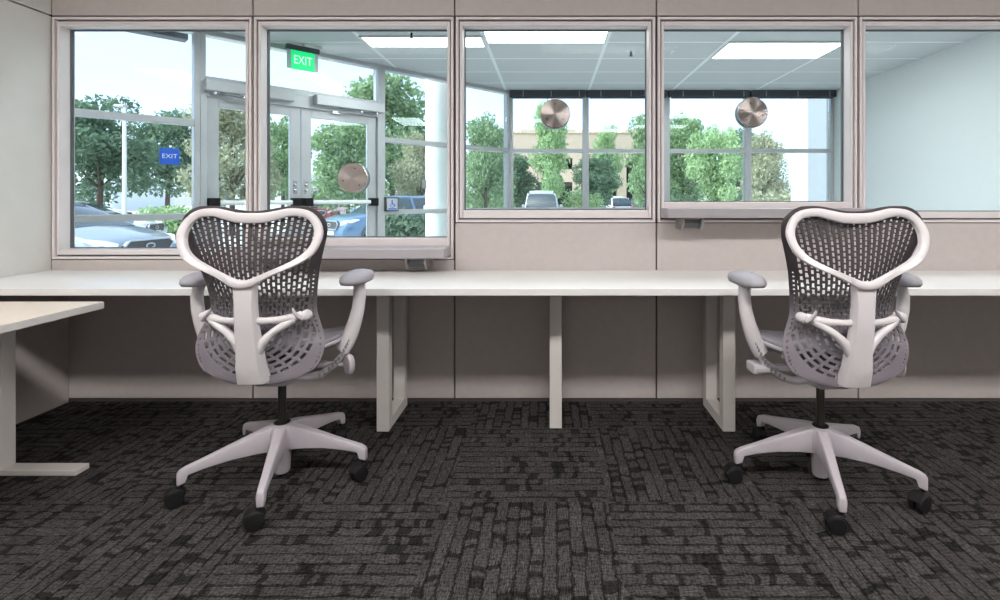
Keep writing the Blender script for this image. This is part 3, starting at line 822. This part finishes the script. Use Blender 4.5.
# ------------------------------------------------------------------ outside
GZ = -.42
struct(MB().box(-70, 70, .14, 140, GZ-.3, GZ).build('ground', M['asphalt']))
mb = MB()
pts = [(-5.0, pL[1]-.3), (-.5, Y_FLAT+.1), (4.4, Y_FLAT+.1), (4.4, .14), (-5.3, .14)]
mb.prism([(pL[0]-.2, .14), (XW+.2, .14), (XW+.2, Y_FLAT+.1), (pC[0], Y_FLAT+.1), (pL[0]-.2, pL[1])], 'Z', GZ, -.061)
struct(mb.build('trim_4', M['column']))
# entrance canopy fascia
ax, ay = fx(-3.2, 1.35)
cn = tag(empty('entrance_canopy', (ax, ay, 0), FA), 'dark canopy edge over the outside, top left of the left window', 'canopy')
t_end = 3.36
MB().box(-.3, t_end, -.08, .08, 2.915, 3.25).build('fascia', M['canopy'], cn)
MB().box(-.3, t_end, -1.5, -.08, 3.12, 3.2).build('canopy_slab', M['canopy'], cn)
for xx in (1.6, 2.5, 3.2): MB().box(xx-.03, xx+.03, -.10, -.081, 2.93, 3.1).build('joint', M['shade'], cn)
# white column right of the doors
cx, cy = at(443, 7.45)
r = tag(empty('entrance_column', (cx, cy, GZ)), 'round white column outside the glass right of the entrance doors', 'column')
mb = MB(); mb.lathe([(.001, 0), (.25, 0), (.25, 4.0), (.001, 4.0)], (0, 0, 0), 40); mb.build('shaft', M['column'], r, smooth='auto')
MB().lathe([(.26, 1.38), (.275, 1.38), (.275, 1.43), (.26, 1.43)], (0, 0, 0), 40).build('band', M['column'], r, smooth='auto')
MB().box(-.275, -.215, -.14, -.08, 1.68, 1.80).build('badge_reader', M['bracket'], r, bevel=.005)
# white wing wall at the right
wx, wy = at(808, 10.2)
r = tag(empty('wing_wall', (wx, wy, GZ)), 'white stucco wing wall outside at the right end of the lobby front', 'wall')
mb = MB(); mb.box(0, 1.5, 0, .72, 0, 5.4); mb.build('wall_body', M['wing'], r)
MB().box(-.04, 1.54, -.05, .76, 5.4, 5.6).build('coping', M['column'], r)

def leaf_cloud(name, blobs, n, size, mat, parent, seed):
    rnd = random.Random(seed); vs = []; fs = []
    tot = sum(b[3]*b[4]*b[5] for b in blobs)
    for bx, by, bz, rx, ry, rz in blobs:
        k = int(n*rx*ry*rz/tot)
        for _ in range(k):
            while True:
                a, b, c = rnd.uniform(-1, 1), rnd.uniform(-1, 1), rnd.uniform(-1, 1)
                q = a*a+b*b+c*c
                if .25 < q < 1: break
            f = rnd.uniform(.85, 1.12) if q > .6 else 1
            p = Vector((bx+a*rx*f, by+b*ry*f, bz+c*rz*f))
            s = size*rnd.uniform(.6, 1.3)
            ax1 = Vector((rnd.gauss(0, 1), rnd.gauss(0, 1), rnd.gauss(0, .8))).normalized()
            ax2 = ax1.cross(Vector((rnd.gauss(0, 1), rnd.gauss(0, 1), rnd.gauss(0, 1)))).normalized()
            o = len(vs)
            vs += [tuple(p-ax1*s), tuple(p+ax2*s*.45), tuple(p+ax1*s), tuple(p-ax2*s*.45)]
            fs.append((o, o+1, o+2, o+3))
    me = bpy.data.meshes.new(name); me.from_pydata(vs, [], fs); me.materials.append(mat)
    ob = bpy.data.objects.new(name, me); COL.objects.link(ob); ob.parent = parent
    return ob
PROTO = {}
def tree_proto(kind):
    """unit tree: height 1, crown width about .75; made once per kind, kept as the first tree of that kind"""
    rnd = random.Random(kind); blobs = []
    for _ in range(26):
        a = rnd.uniform(0, 2*pi); h = rnd.uniform(.27, .90)
        rmax = .34*sin(pi*min(1, max(.12, (h-.16)/.80)))**.6
        rr = rmax*sqrt(rnd.random())
        s = rnd.uniform(.075, .135)
        blobs.append((rr*cos(a), rr*sin(a), h, s*1.15, s*1.15, s*.9))
    blobs.append((0, 0, .6, .24, .24, .24))
    return blobs
def tree(u, d, wpx, vtop, kind, label, mat, base=GZ, name='tree'):
    x, y = at(u, d); ztop = zat(vtop, d); h = ztop-base; w = wpx*d/F
    r = tag(empty(name, (x, y, base)), label, 'tree', 'trees beyond the entrance')
    key = (kind, mat)
    if key not in PROTO:
        cr = leaf_cloud('crown', tree_proto(kind), 9000, .021, M[mat], r, kind)
        rnd = random.Random(kind+100)
        mb = MB(); mb.tube([(0, 0, 0), (.006, 0, .15), (-.004, .004, .34), (.006, -.004, .55), (0, 0, .80)], [.028, .022, .019, .013, .004], 10)
        for _ in range(7):
            a = rnd.uniform(0, 2*pi); z0 = rnd.uniform(.26, .5); L_ = rnd.uniform(.16, .28)
            mb.tube([(0, 0, z0), (L_*.5*cos(a), L_*.5*sin(a), z0+L_*.45), (L_*cos(a), L_*sin(a), z0+L_*1.1)], [.011, .007, .003], 6)
        tk = mb.build('trunk', M['bark'], r, smooth='auto')
        PROTO[key] = (cr, tk)
    else:
        for src in PROTO[key]:
            c = src.copy(); COL.objects.link(c); c.parent = r
    r.scale = (w/.80, w/.80, h); r.rotation_euler = (0, 0, (u*13 % 63)/10)
    return r
TREES = [
    (100, 22, 104, 88, 1, 'broad tree with dark trunk filling the left part of the left window', 'leafB'),
    (168, 34, 78, 104, 2, 'tree behind the blue EXIT plaque in the left window', 'leafB'),
    (232, 21, 92, 96, 3, 'olive-tinted tree seen through the left entrance door', 'leafD'),
    (283, 28, 62, 110, 1, 'tree seen between the two entrance door stiles', 'leafA'),
    (348, 20, 84, 112, 2, 'tree seen through the right entrance door behind the disc', 'leafA'),
    (392, 26, 110, 74, 3, 'tall tree rising above the right entrance door', 'leafA'),
    (418, 21, 56, 128, 1, 'low olive tree in front of the white column, right of the doors', 'leafD'),
    (486, 20, 66, 110, 2, 'tree at the left edge of the middle window', 'leafA'),
    (550, 30, 50, 100, 3, 'light green tree in front of the tan building, below the middle disc', 'leafC'),
    (608, 43, 30, 120, 1, 'small far tree over the roof of the tan building', 'leafC'),
    (646, 22, 52, 106, 2, 'tree at the right edge of the middle window', 'leafA'),
    (680, 24, 58, 112, 3, 'tree at the left edge of the right-hand ledge window', 'leafA'),
    (716, 15, 62, 118, 1, 'bright green near tree in the middle of the right-hand ledge window', 'leafC'),
    (762, 28, 56, 128, 2, 'pale tree just left of the white wing wall', 'leafD'),
    (738, 34, 50, 128, 3, 'darker tree behind the bright near tree', 'leafB'),
    (598, 33, 52, 150, 1, 'dark low tree under the tan building deck', 'leafB'),
    (660, 40, 46, 148, 3, 'dark low tree by the right post of the tan building', 'leafB'),
    (512, 33, 60, 150, 2, 'dark low tree by the left end of the tan building', 'leafB'),
]
for tdef in TREES: tree(*tdef)

def shrub(u0, u1, d, vtop, mat, label, seed, name='hedge'):
    x0, y = at(u0, d); x1, _ = at(u1, d); h = zat(vtop, d)-GZ; L_ = x1-x0
    r = tag(empty(name, ((x0+x1)/2, y, GZ)), label, 'hedge', 'low hedges outside')
    rnd = random.Random(seed); n = max(4, int(L_/.7)); blobs = []
    for k in range(n):
        blobs.append((-L_/2+L_*(k+.5)/n, rnd.uniform(-.15, .15), h*.45, .55, .5, h*.5*rnd.uniform(.85, 1.1)))
    leaf_cloud('foliage', blobs, 700*n, .09, M[mat], r, seed)
    for k in range(n): MB().tube([(-L_/2+L_*(k+.5)/n, 0, 0), (-L_/2+L_*(k+.5)/n, 0, h*.7)], .03, 6).build('stem', M['bark'], r)
shrub(146, 188, 19, 204, 'leafC', 'sunlit low hedge beyond the car in the left window', 11)
shrub(468, 512, 27, 190, 'leafC', 'pale hedge at the left of the middle window', 12)
shrub(566, 600, 30, 188, 'leafC', 'bright hedge right of the grey van', 13)
shrub(383, 426, 12.8, 208, 'leafB', 'dark hedge below the sidelight right of the doors', 14)
shrub(668, 745, 21, 186, 'leafB', 'dark hedge under the trees in the right-hand ledge window', 15)
shrub(290, 345, 37, 198, 'leafA', 'hedge behind the blue car', 16)
shrub(664, 700, 34, 158, 'leafB', 'tall dark hedge behind the trees, left part of the right-hand ledge window', 21)
shrub(720, 788, 40, 156, 'leafB', 'tall dark hedge behind the trees, right part of the right-hand ledge window', 22)
shrub(464, 500, 44, 158, 'leafA', 'tall hedge far behind the trees at the left edge of the middle window', 23)
shrub(745, 792, 20, 188, 'leafD', 'olive hedge left of the white wing wall', 18)

# tan two storey deck
bx0, by = at(500, 46); bx1, _ = at(700, 46)
r = tag(empty('tan_building', (bx0, by, GZ)), 'tan two-storey building with open deck behind the trees', 'building')
L_ = bx1-bx0; zr = zat(131, 46)-GZ; zb_ = zat(158, 46)-GZ; zs1 = zat(169, 46)-GZ; zs0 = zat(182, 46)-GZ
MB().box(0, L_, 0, 14, zb_, zr).build('parapet', M['tan_bldg'], r)
MB().box(-.1, L_+.1, -.15, 0, zr-.22, zr+.12).build('coping', M['tan_bldg'], r)
for u0, u1 in ((500, 533), (533, 577), (577, 622)):
    a = (u0-500)/200*L_; b = (u1-500)/200*L_
    MB().box(a+.45, b-.1, .1, .5, zs0, zs1).build('deck_parapet', M['tan_bldg'], r)
for u0 in (500, 533, 577, 622, 672):
    a = (u0-500)/200*L_; MB().box(a-.4, a+.4, 0, .9, 0, zb_).build('pillar', M['tan_bldg'], r)
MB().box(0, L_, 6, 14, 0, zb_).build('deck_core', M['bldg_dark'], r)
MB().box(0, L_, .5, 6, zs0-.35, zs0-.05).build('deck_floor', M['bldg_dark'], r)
# white office far left
bx0, by = at(40, 60); bx1, _ = at(112, 60)
r = tag(empty('white_building', (bx0, by, GZ)), 'pale far building low behind the trees at the left', 'building')
L_ = bx1-bx0; H = zat(180, 60)-GZ
MB().box(0, L_, 0, 10, 0, H).build('wall_body', M['bldg_white'], r)
MB().box(-.2, L_+.2, -.2, 10.2, H, H+.4).build('roof_edge', M['column'], r)
for k in range(5):
    for zz in (.3, .62): MB().box(L_*(k+.2)/5, L_*(k+.75)/5, -.05, .1, H*zz, H*(zz+.18)).build('window', M['win_dark'], r)
bx0, by = at(215, 55); bx1, _ = at(300, 55)
r = tag(empty('white_building', (bx0, by, GZ)), 'pale far building seen through the left entrance door', 'building')
L_ = bx1-bx0; H = zat(176, 55)-GZ
MB().box(0, L_, 0, 10, 0, H).build('wall_body', M['bldg_white'], r)
MB().box(-.2, L_+.2, -.2, 10.2, H, H+.4).build('roof_edge', M['column'], r)
for k in range(4): MB().box(L_*(k+.2)/4, L_*(k+.8)/4, -.05, .1, H*.35, H*.7).build('window', M['win_dark'], r)
# lamp post
x, y = at(124.5, 18)
r = tag(empty('lamp_post', (x, y, GZ)), 'slim white lamp post beside the tree in the left window', 'lamp post')
mb = MB(); mb.tube([(0, 0, 0), (0, 0, zat(96, 16)-GZ)], [.075, .055], 14); mb.build('pole', M['column'], r, smooth='auto')
zt3 = zat(96, 16)-GZ
MB().box(-.28, .05, -.12, .12, zt3, zt3+.09).build('lamp_head', M['alu'], r, bevel=.02)
MB().lathe([(.001, 0), (.16, 0), (.16, .25), (.001, .25)], (0, 0, 0), 20).build('footing', M['column'], r)

# ------------------------------------------------------------------ cars
def car(x, y, rz, col, label, kind='sedan', L=4.8, W=1.86, H=1.46):
    """front towards +x; body lofted from station sections"""
    r = tag(empty('car', (x, y, GZ), rz), label, 'car', 'parked cars')
    pm = paint(*col)
    h = L/2
    if kind == 'sedan':
        belt = [(-h, .72), (-h+.15, .93), (-h+1.0, 1.0), (-.4, .98), (.9, .97), (1.35, .95), (h-.5, .84), (h-.15, .74), (h, .60)]
        gh = [(-h+.55, .99, .0), (-h+1.25, H-.07, 1), (-.35, H, 1), (.35, H-.05, 1), (1.30, .97, 0)]
    else:
        belt = [(-h, .80), (-h+.1, 1.02), (-h+1.0, 1.08), (-.3, 1.06), (.9, 1.05), (1.30, 1.04), (h-.5, .98), (h-.12, .86), (h, .66)]
        gh = [(-h+.08, 1.05, .0), (-h+.50, H-.06, 1), (-.5, H, 1), (.45, H-.05, 1), (1.20, 1.05, 0)]
    def halfw(xx):
        q = abs(xx)/h; return W/2*(1-.16*q**6)
    mb = MB(); rings = []; N_ = 34
    for i in range(N_+1):
        xx = -h+L*i/N_; w = halfw(xx); zt_ = spline(belt, xx); zb_ = .24 + .10*(abs(xx)/h)**6
        crown = .035
        rings.append([(xx, -w*.92, zb_), (xx, -w, zb_+.16), (xx, -w*1.0, lerp(zb_, zt_, .62)), (xx, -w*.955, zt_-.05), (xx, -w*.86, zt_), (xx, 0, zt_+crown), (xx, w*.86, zt_), (xx, w*.955, zt_-.05), (xx, w, lerp(zb_, zt_, .62)), (xx, w, zb_+.16), (xx, w*.92, zb_)])
    mb.loft(rings); mb.build('body', pm, r, smooth='auto', angle=50)
    # greenhouse
    mb = MB(); rings = []
    for i in range(25):
        xx = lerp(gh[0][0], gh[-1][0], i/24); z = spline([(a, b) for a, b, _ in gh], xx); base = spline(belt, xx)-.03
        k = (z-base)/(H-base); w0 = halfw(xx)*.88; w1 = lerp(w0, W/2*.66, max(0, min(1, k)))
        z = max(z, base+.02)
        rings.append([(xx, -w0, base), (xx, -w1, z-.05*k), (xx, -w1*.88, z), (xx, 0, z+.02*k), (xx, w1*.88, z), (xx, w1, z-.05*k), (xx, w0, base)])
    mb.loft(rings); g_ = mb.build('cabin_glass', M['carglass'], r, smooth='auto', angle=50)
    mb = MB(); rings = []
    x0, x1 = gh[1][0]-.05, gh[3][0]+.05
    for i in range(13):
        xx = lerp(x0, x1, i/12); z = spline([(a, b) for a, b, _ in gh], xx); w1 = W/2*.66
        rings.append([(xx, -w1-.012, z-.07), (xx, -w1*.88, z+.012), (xx, 0, z+.034), (xx, w1*.88, z+.012), (xx, w1+.012, z-.07), (xx, 0, z-.03)])
    mb.loft(rings); mb.build('roof', pm, r, smooth='auto', angle=50)
    mb = MB()
    for s in (-1, 1):
        for (xa, xb) in ((gh[0][0]+.10, gh[1][0]), (gh[-1][0]-.05, gh[3][0]), (-.25, -.20)):
            za, zb2 = spline(belt, xa)-.02, spline([(a, b) for a, b, _ in gh], xb)-.05
            mb.tube([(xa, s*halfw(xa)*.885, za), (xb, s*(W/2*.665), zb2)], .045, 8)
    mb.build('pillar', pm, r, smooth='auto')
    for wx_ in (-h+.95, h-.95):
        for s in (-1, 1):
            mb = MB(); rw = .335 if kind == 'sedan' else .36
            mb.lathe([(.18, -.105), (rw-.03, -.11), (rw, -.085), (rw, .085), (rw-.03, .11), (.18, .105)], (0, 0, 0), 28, 'Y')
            wo = mb.build('wheel', M['tyre'], r, smooth='auto'); wo.location = (wx_, s*(W/2-.10), rw)
            mb = MB(); mb.lathe([(.001, -.03), (.22, -.03), (.22, .03), (.001, .03)], (0, s*.09, 0), 24, 'Y')
            for q in range(5):
                a = 2*pi*q/5; mb.tube([(.03*cos(a), s*.125, .03*sin(a)), (.20*cos(a), s*.118, .20*sin(a))], .028, 6)
            mb.build('rim', M['rim'], wo, smooth='auto')
            mb = MB()                                              # dark wheel arch lip
            arc = [(wx_+(rw+.06)*cos(radians(8*q)), s*(halfw(wx_)+.004), rw+(rw+.06)*sin(radians(8*q))) for q in range(0, 23)]
            mb.tube(arc, .03, 6); mb.build('arch_trim', M['car_trim'], r, smooth='auto')
    # nose: grille, lamps, lower intake
    zg = .60 if kind == 'sedan' else .70
    mb = MB(); mb.prism([(-.52, zg+.06), (-.42, zg+.15), (.42, zg+.15), (.52, zg+.06), (.40, zg-.10), (-.40, zg-.10)], 'X', h-.05, h+.035)
    gr = mb.build('grille', M['car_trim'], r, bevel=.01)
    mb = MB(); mb.tube([(h+.036, yy, zz) for yy, zz in ((-.52, zg+.06), (-.42, zg+.15), (.42, zg+.15), (.52, zg+.06), (.40, zg-.10), (-.40, zg-.10), (-.52, zg+.06))], .018, 8)
    mb.lathe
    mb.tube([(h+.04, .0+.09*cos(2*pi*q/16), zg+.03+.045*sin(2*pi*q/16)) for q in range(17)], .014, 6)
    mb.build('grille_trim', M['rim'], gr, smooth='auto')
    MB().box(h-.06, h+.03, -.55, .55, .30, .40).build('lower_intake', M['car_trim'], r, bevel=.02)
    for s in (-1, 1):
        mb = MB(); rings = []
        for k, (xx, zz, hh) in enumerate(((h-.02, zg+.06, .05), (h-.14, zg+.10, .075), (h-.34, zg+.15, .05), (h-.46, zg+.18, .015))):
            yy = (.60, .74, .855, .90)[k]*W/1.86
            rings.append([(xx+.03, s*yy, zz-hh), (xx+.03, s*(yy+.035), zz), (xx+.01, s*yy, zz+hh), (xx-.05, s*(yy-.06), zz)])
        mb.loft(rings); mb.build('head_lamp', M['carlamp'], r, smooth='auto', angle=60)
        MB().box(-h-.015, -h+.10, s*W*.40-.13, s*W*.40+.13, .80, .94).build('tail_lamp', M['cartail'], r, bevel=.02)
        mb = MB(); mb.lathe([(.001, -.10), (.06, -.09), (.075, 0), (.06, .05), (.001, .06)], (0, 0, 0), 14, 'Z')
        mr = mb.build('mirror', pm, r, smooth='auto'); mr.location = (.98, s*(W/2+.06), spline(belt, .98)+.08); mr.scale = (.8, 1.3, 1)
        mb = MB()                                                  # door seams and handle
        for xx in (-1.05, -.20, .95): mb.box(xx-.006, xx+.006, s*(halfw(xx)-.005)-.01, s*(halfw(xx)-.005)+.01, .42, .86)
        mb.build('door_seam', M['car_trim'], r)
        mb = MB()
        for xx in (-.85, .05): mb.box(xx-.09, xx+.09, s*halfw(xx)-.02, s*halfw(xx)+.02, .82, .85)
        mb.build('door_handle', M['rim'], r)
    MB().box(h+.01, h+.04, -.26, .26, .43, .54).build('number_plate', M['white_sign'], r)
    return r
x, y = at(149, 9.8)
car(x-2.39, y+.25, radians(-6), ('silver_blue_paint', (.30, .36, .44)), 'silver sedan with dark six-sided grille at the bottom of the left window', 'sedan')
x, y = at(328, 15.4)
car(x+1.5, y+1.75, radians(-130), ('soft_blue_paint', (.13, .23, .38)), 'blue car parked outside the right entrance door', 'suv', 4.5, 1.82, 1.58)
x, y = at(542, 27)
car(x, y, radians(90), ('pale_silver_paint', (.60, .63, .66)), 'silver van seen from behind at the bottom of the middle window', 'suv', 4.6, 1.95, 1.85)
x, y = at(74, 14.2)
car(x-1.3, y+1, radians(15), ('white_paint', (.80, .82, .84)), 'white car beyond the silver sedan at the left edge of the left window', 'sedan')
x, y = at(327, 30)
car(x, y, radians(-80), ('dark_red_paint', (.32, .05, .06)), 'dark red car far behind the blue car', 'suv', 4.5, 1.85, 2.0)
for u, dd, cl_, lab in ((609, 37, ('white_paint', (.80, .82, .84)), 'white far parked car at the right of the middle window, by the mullion'),
                        (643, 38, ('graphite_paint', (.10, .11, .13)), 'dark far parked car at the right edge of the middle window'),
                        (482, 40, ('pale_silver_paint', (.60, .63, .66)), 'pale far parked car at the left edge of the middle window')):
    x, y = at(u, dd); car(x, y, radians(100+u % 30), cl_, lab, 'suv', 4.5, 1.85, 1.62)
x, y = at(160, 34)
car(x, y-6, radians(10), ('white_paint', (.80, .82, .84)), 'white far car below the blue EXIT plaque', 'sedan')

# ------------------------------------------------------------------ light
wd = bpy.data.worlds.new('sky'); sc.world = wd; wd.use_nodes = True
nt = wd.node_tree; nt.nodes.clear()
sk = nt.nodes.new('ShaderNodeTexSky'); sk.sky_type = 'NISHITA'; sk.sun_disc = False
sk.sun_elevation = radians(48); sk.sun_rotation = radians(200); sk.air_density = .7; sk.dust_density = 2.2; sk.ozone_density = 1.0
bg = nt.nodes.new('ShaderNodeBackground'); bg.inputs['Strength'].default_value = 1.0
ow = nt.nodes.new('ShaderNodeOutputWorld')
hz = nt.nodes.new('ShaderNodeMix'); hz.data_type = 'RGBA'; hz.inputs[0].default_value = .72; hz.inputs[7].default_value = (1.20, 1.12, 1.18, 1)
nt.links.new(sk.outputs[0], hz.inputs[6]); nt.links.new(hz.outputs[2], bg.inputs[0]); nt.links.new(bg.outputs[0], ow.inputs[0])
sun = bpy.data.lights.new('sun', 'SUN'); sun.energy = 7.5; sun.angle = radians(.6); sun.color = (1, .96, .88)
so = bpy.data.objects.new('sun', sun); COL.objects.link(so)
so.rotation_euler = Vector((.66, .06, -.75)).to_track_quat('-Z', 'Y').to_euler(); so.location = (-4, -8, 12)

# ------------------------------------------------------------------ camera
cam = bpy.data.cameras.new('camera'); co = bpy.data.objects.new('camera', cam); COL.objects.link(co)
co.location = (0, -D0, CAMZ); co.rotation_euler = (radians(90), 0, 0)
cam.sensor_width = 36; cam.sensor_fit = 'HORIZONTAL'; cam.lens = 36*F/1000
cam.shift_x = -(VPX-500)/1000; cam.shift_y = -(300-VPY)/1000
cam.clip_start = .02; cam.clip_end = 500
sc.camera = co
sc.view_settings.view_transform = 'Standard'; sc.view_settings.look = 'None'
sc.view_settings.gamma = 1; sc.view_settings.exposure = 0.0; sc.view_settings.use_curve_mapping = False
sc.cycles.use_denoising = True
sc.cycles.max_bounces = 10; sc.cycles.transparent_max_bounces = 24; sc.cycles.sample_clamp_indirect = 6
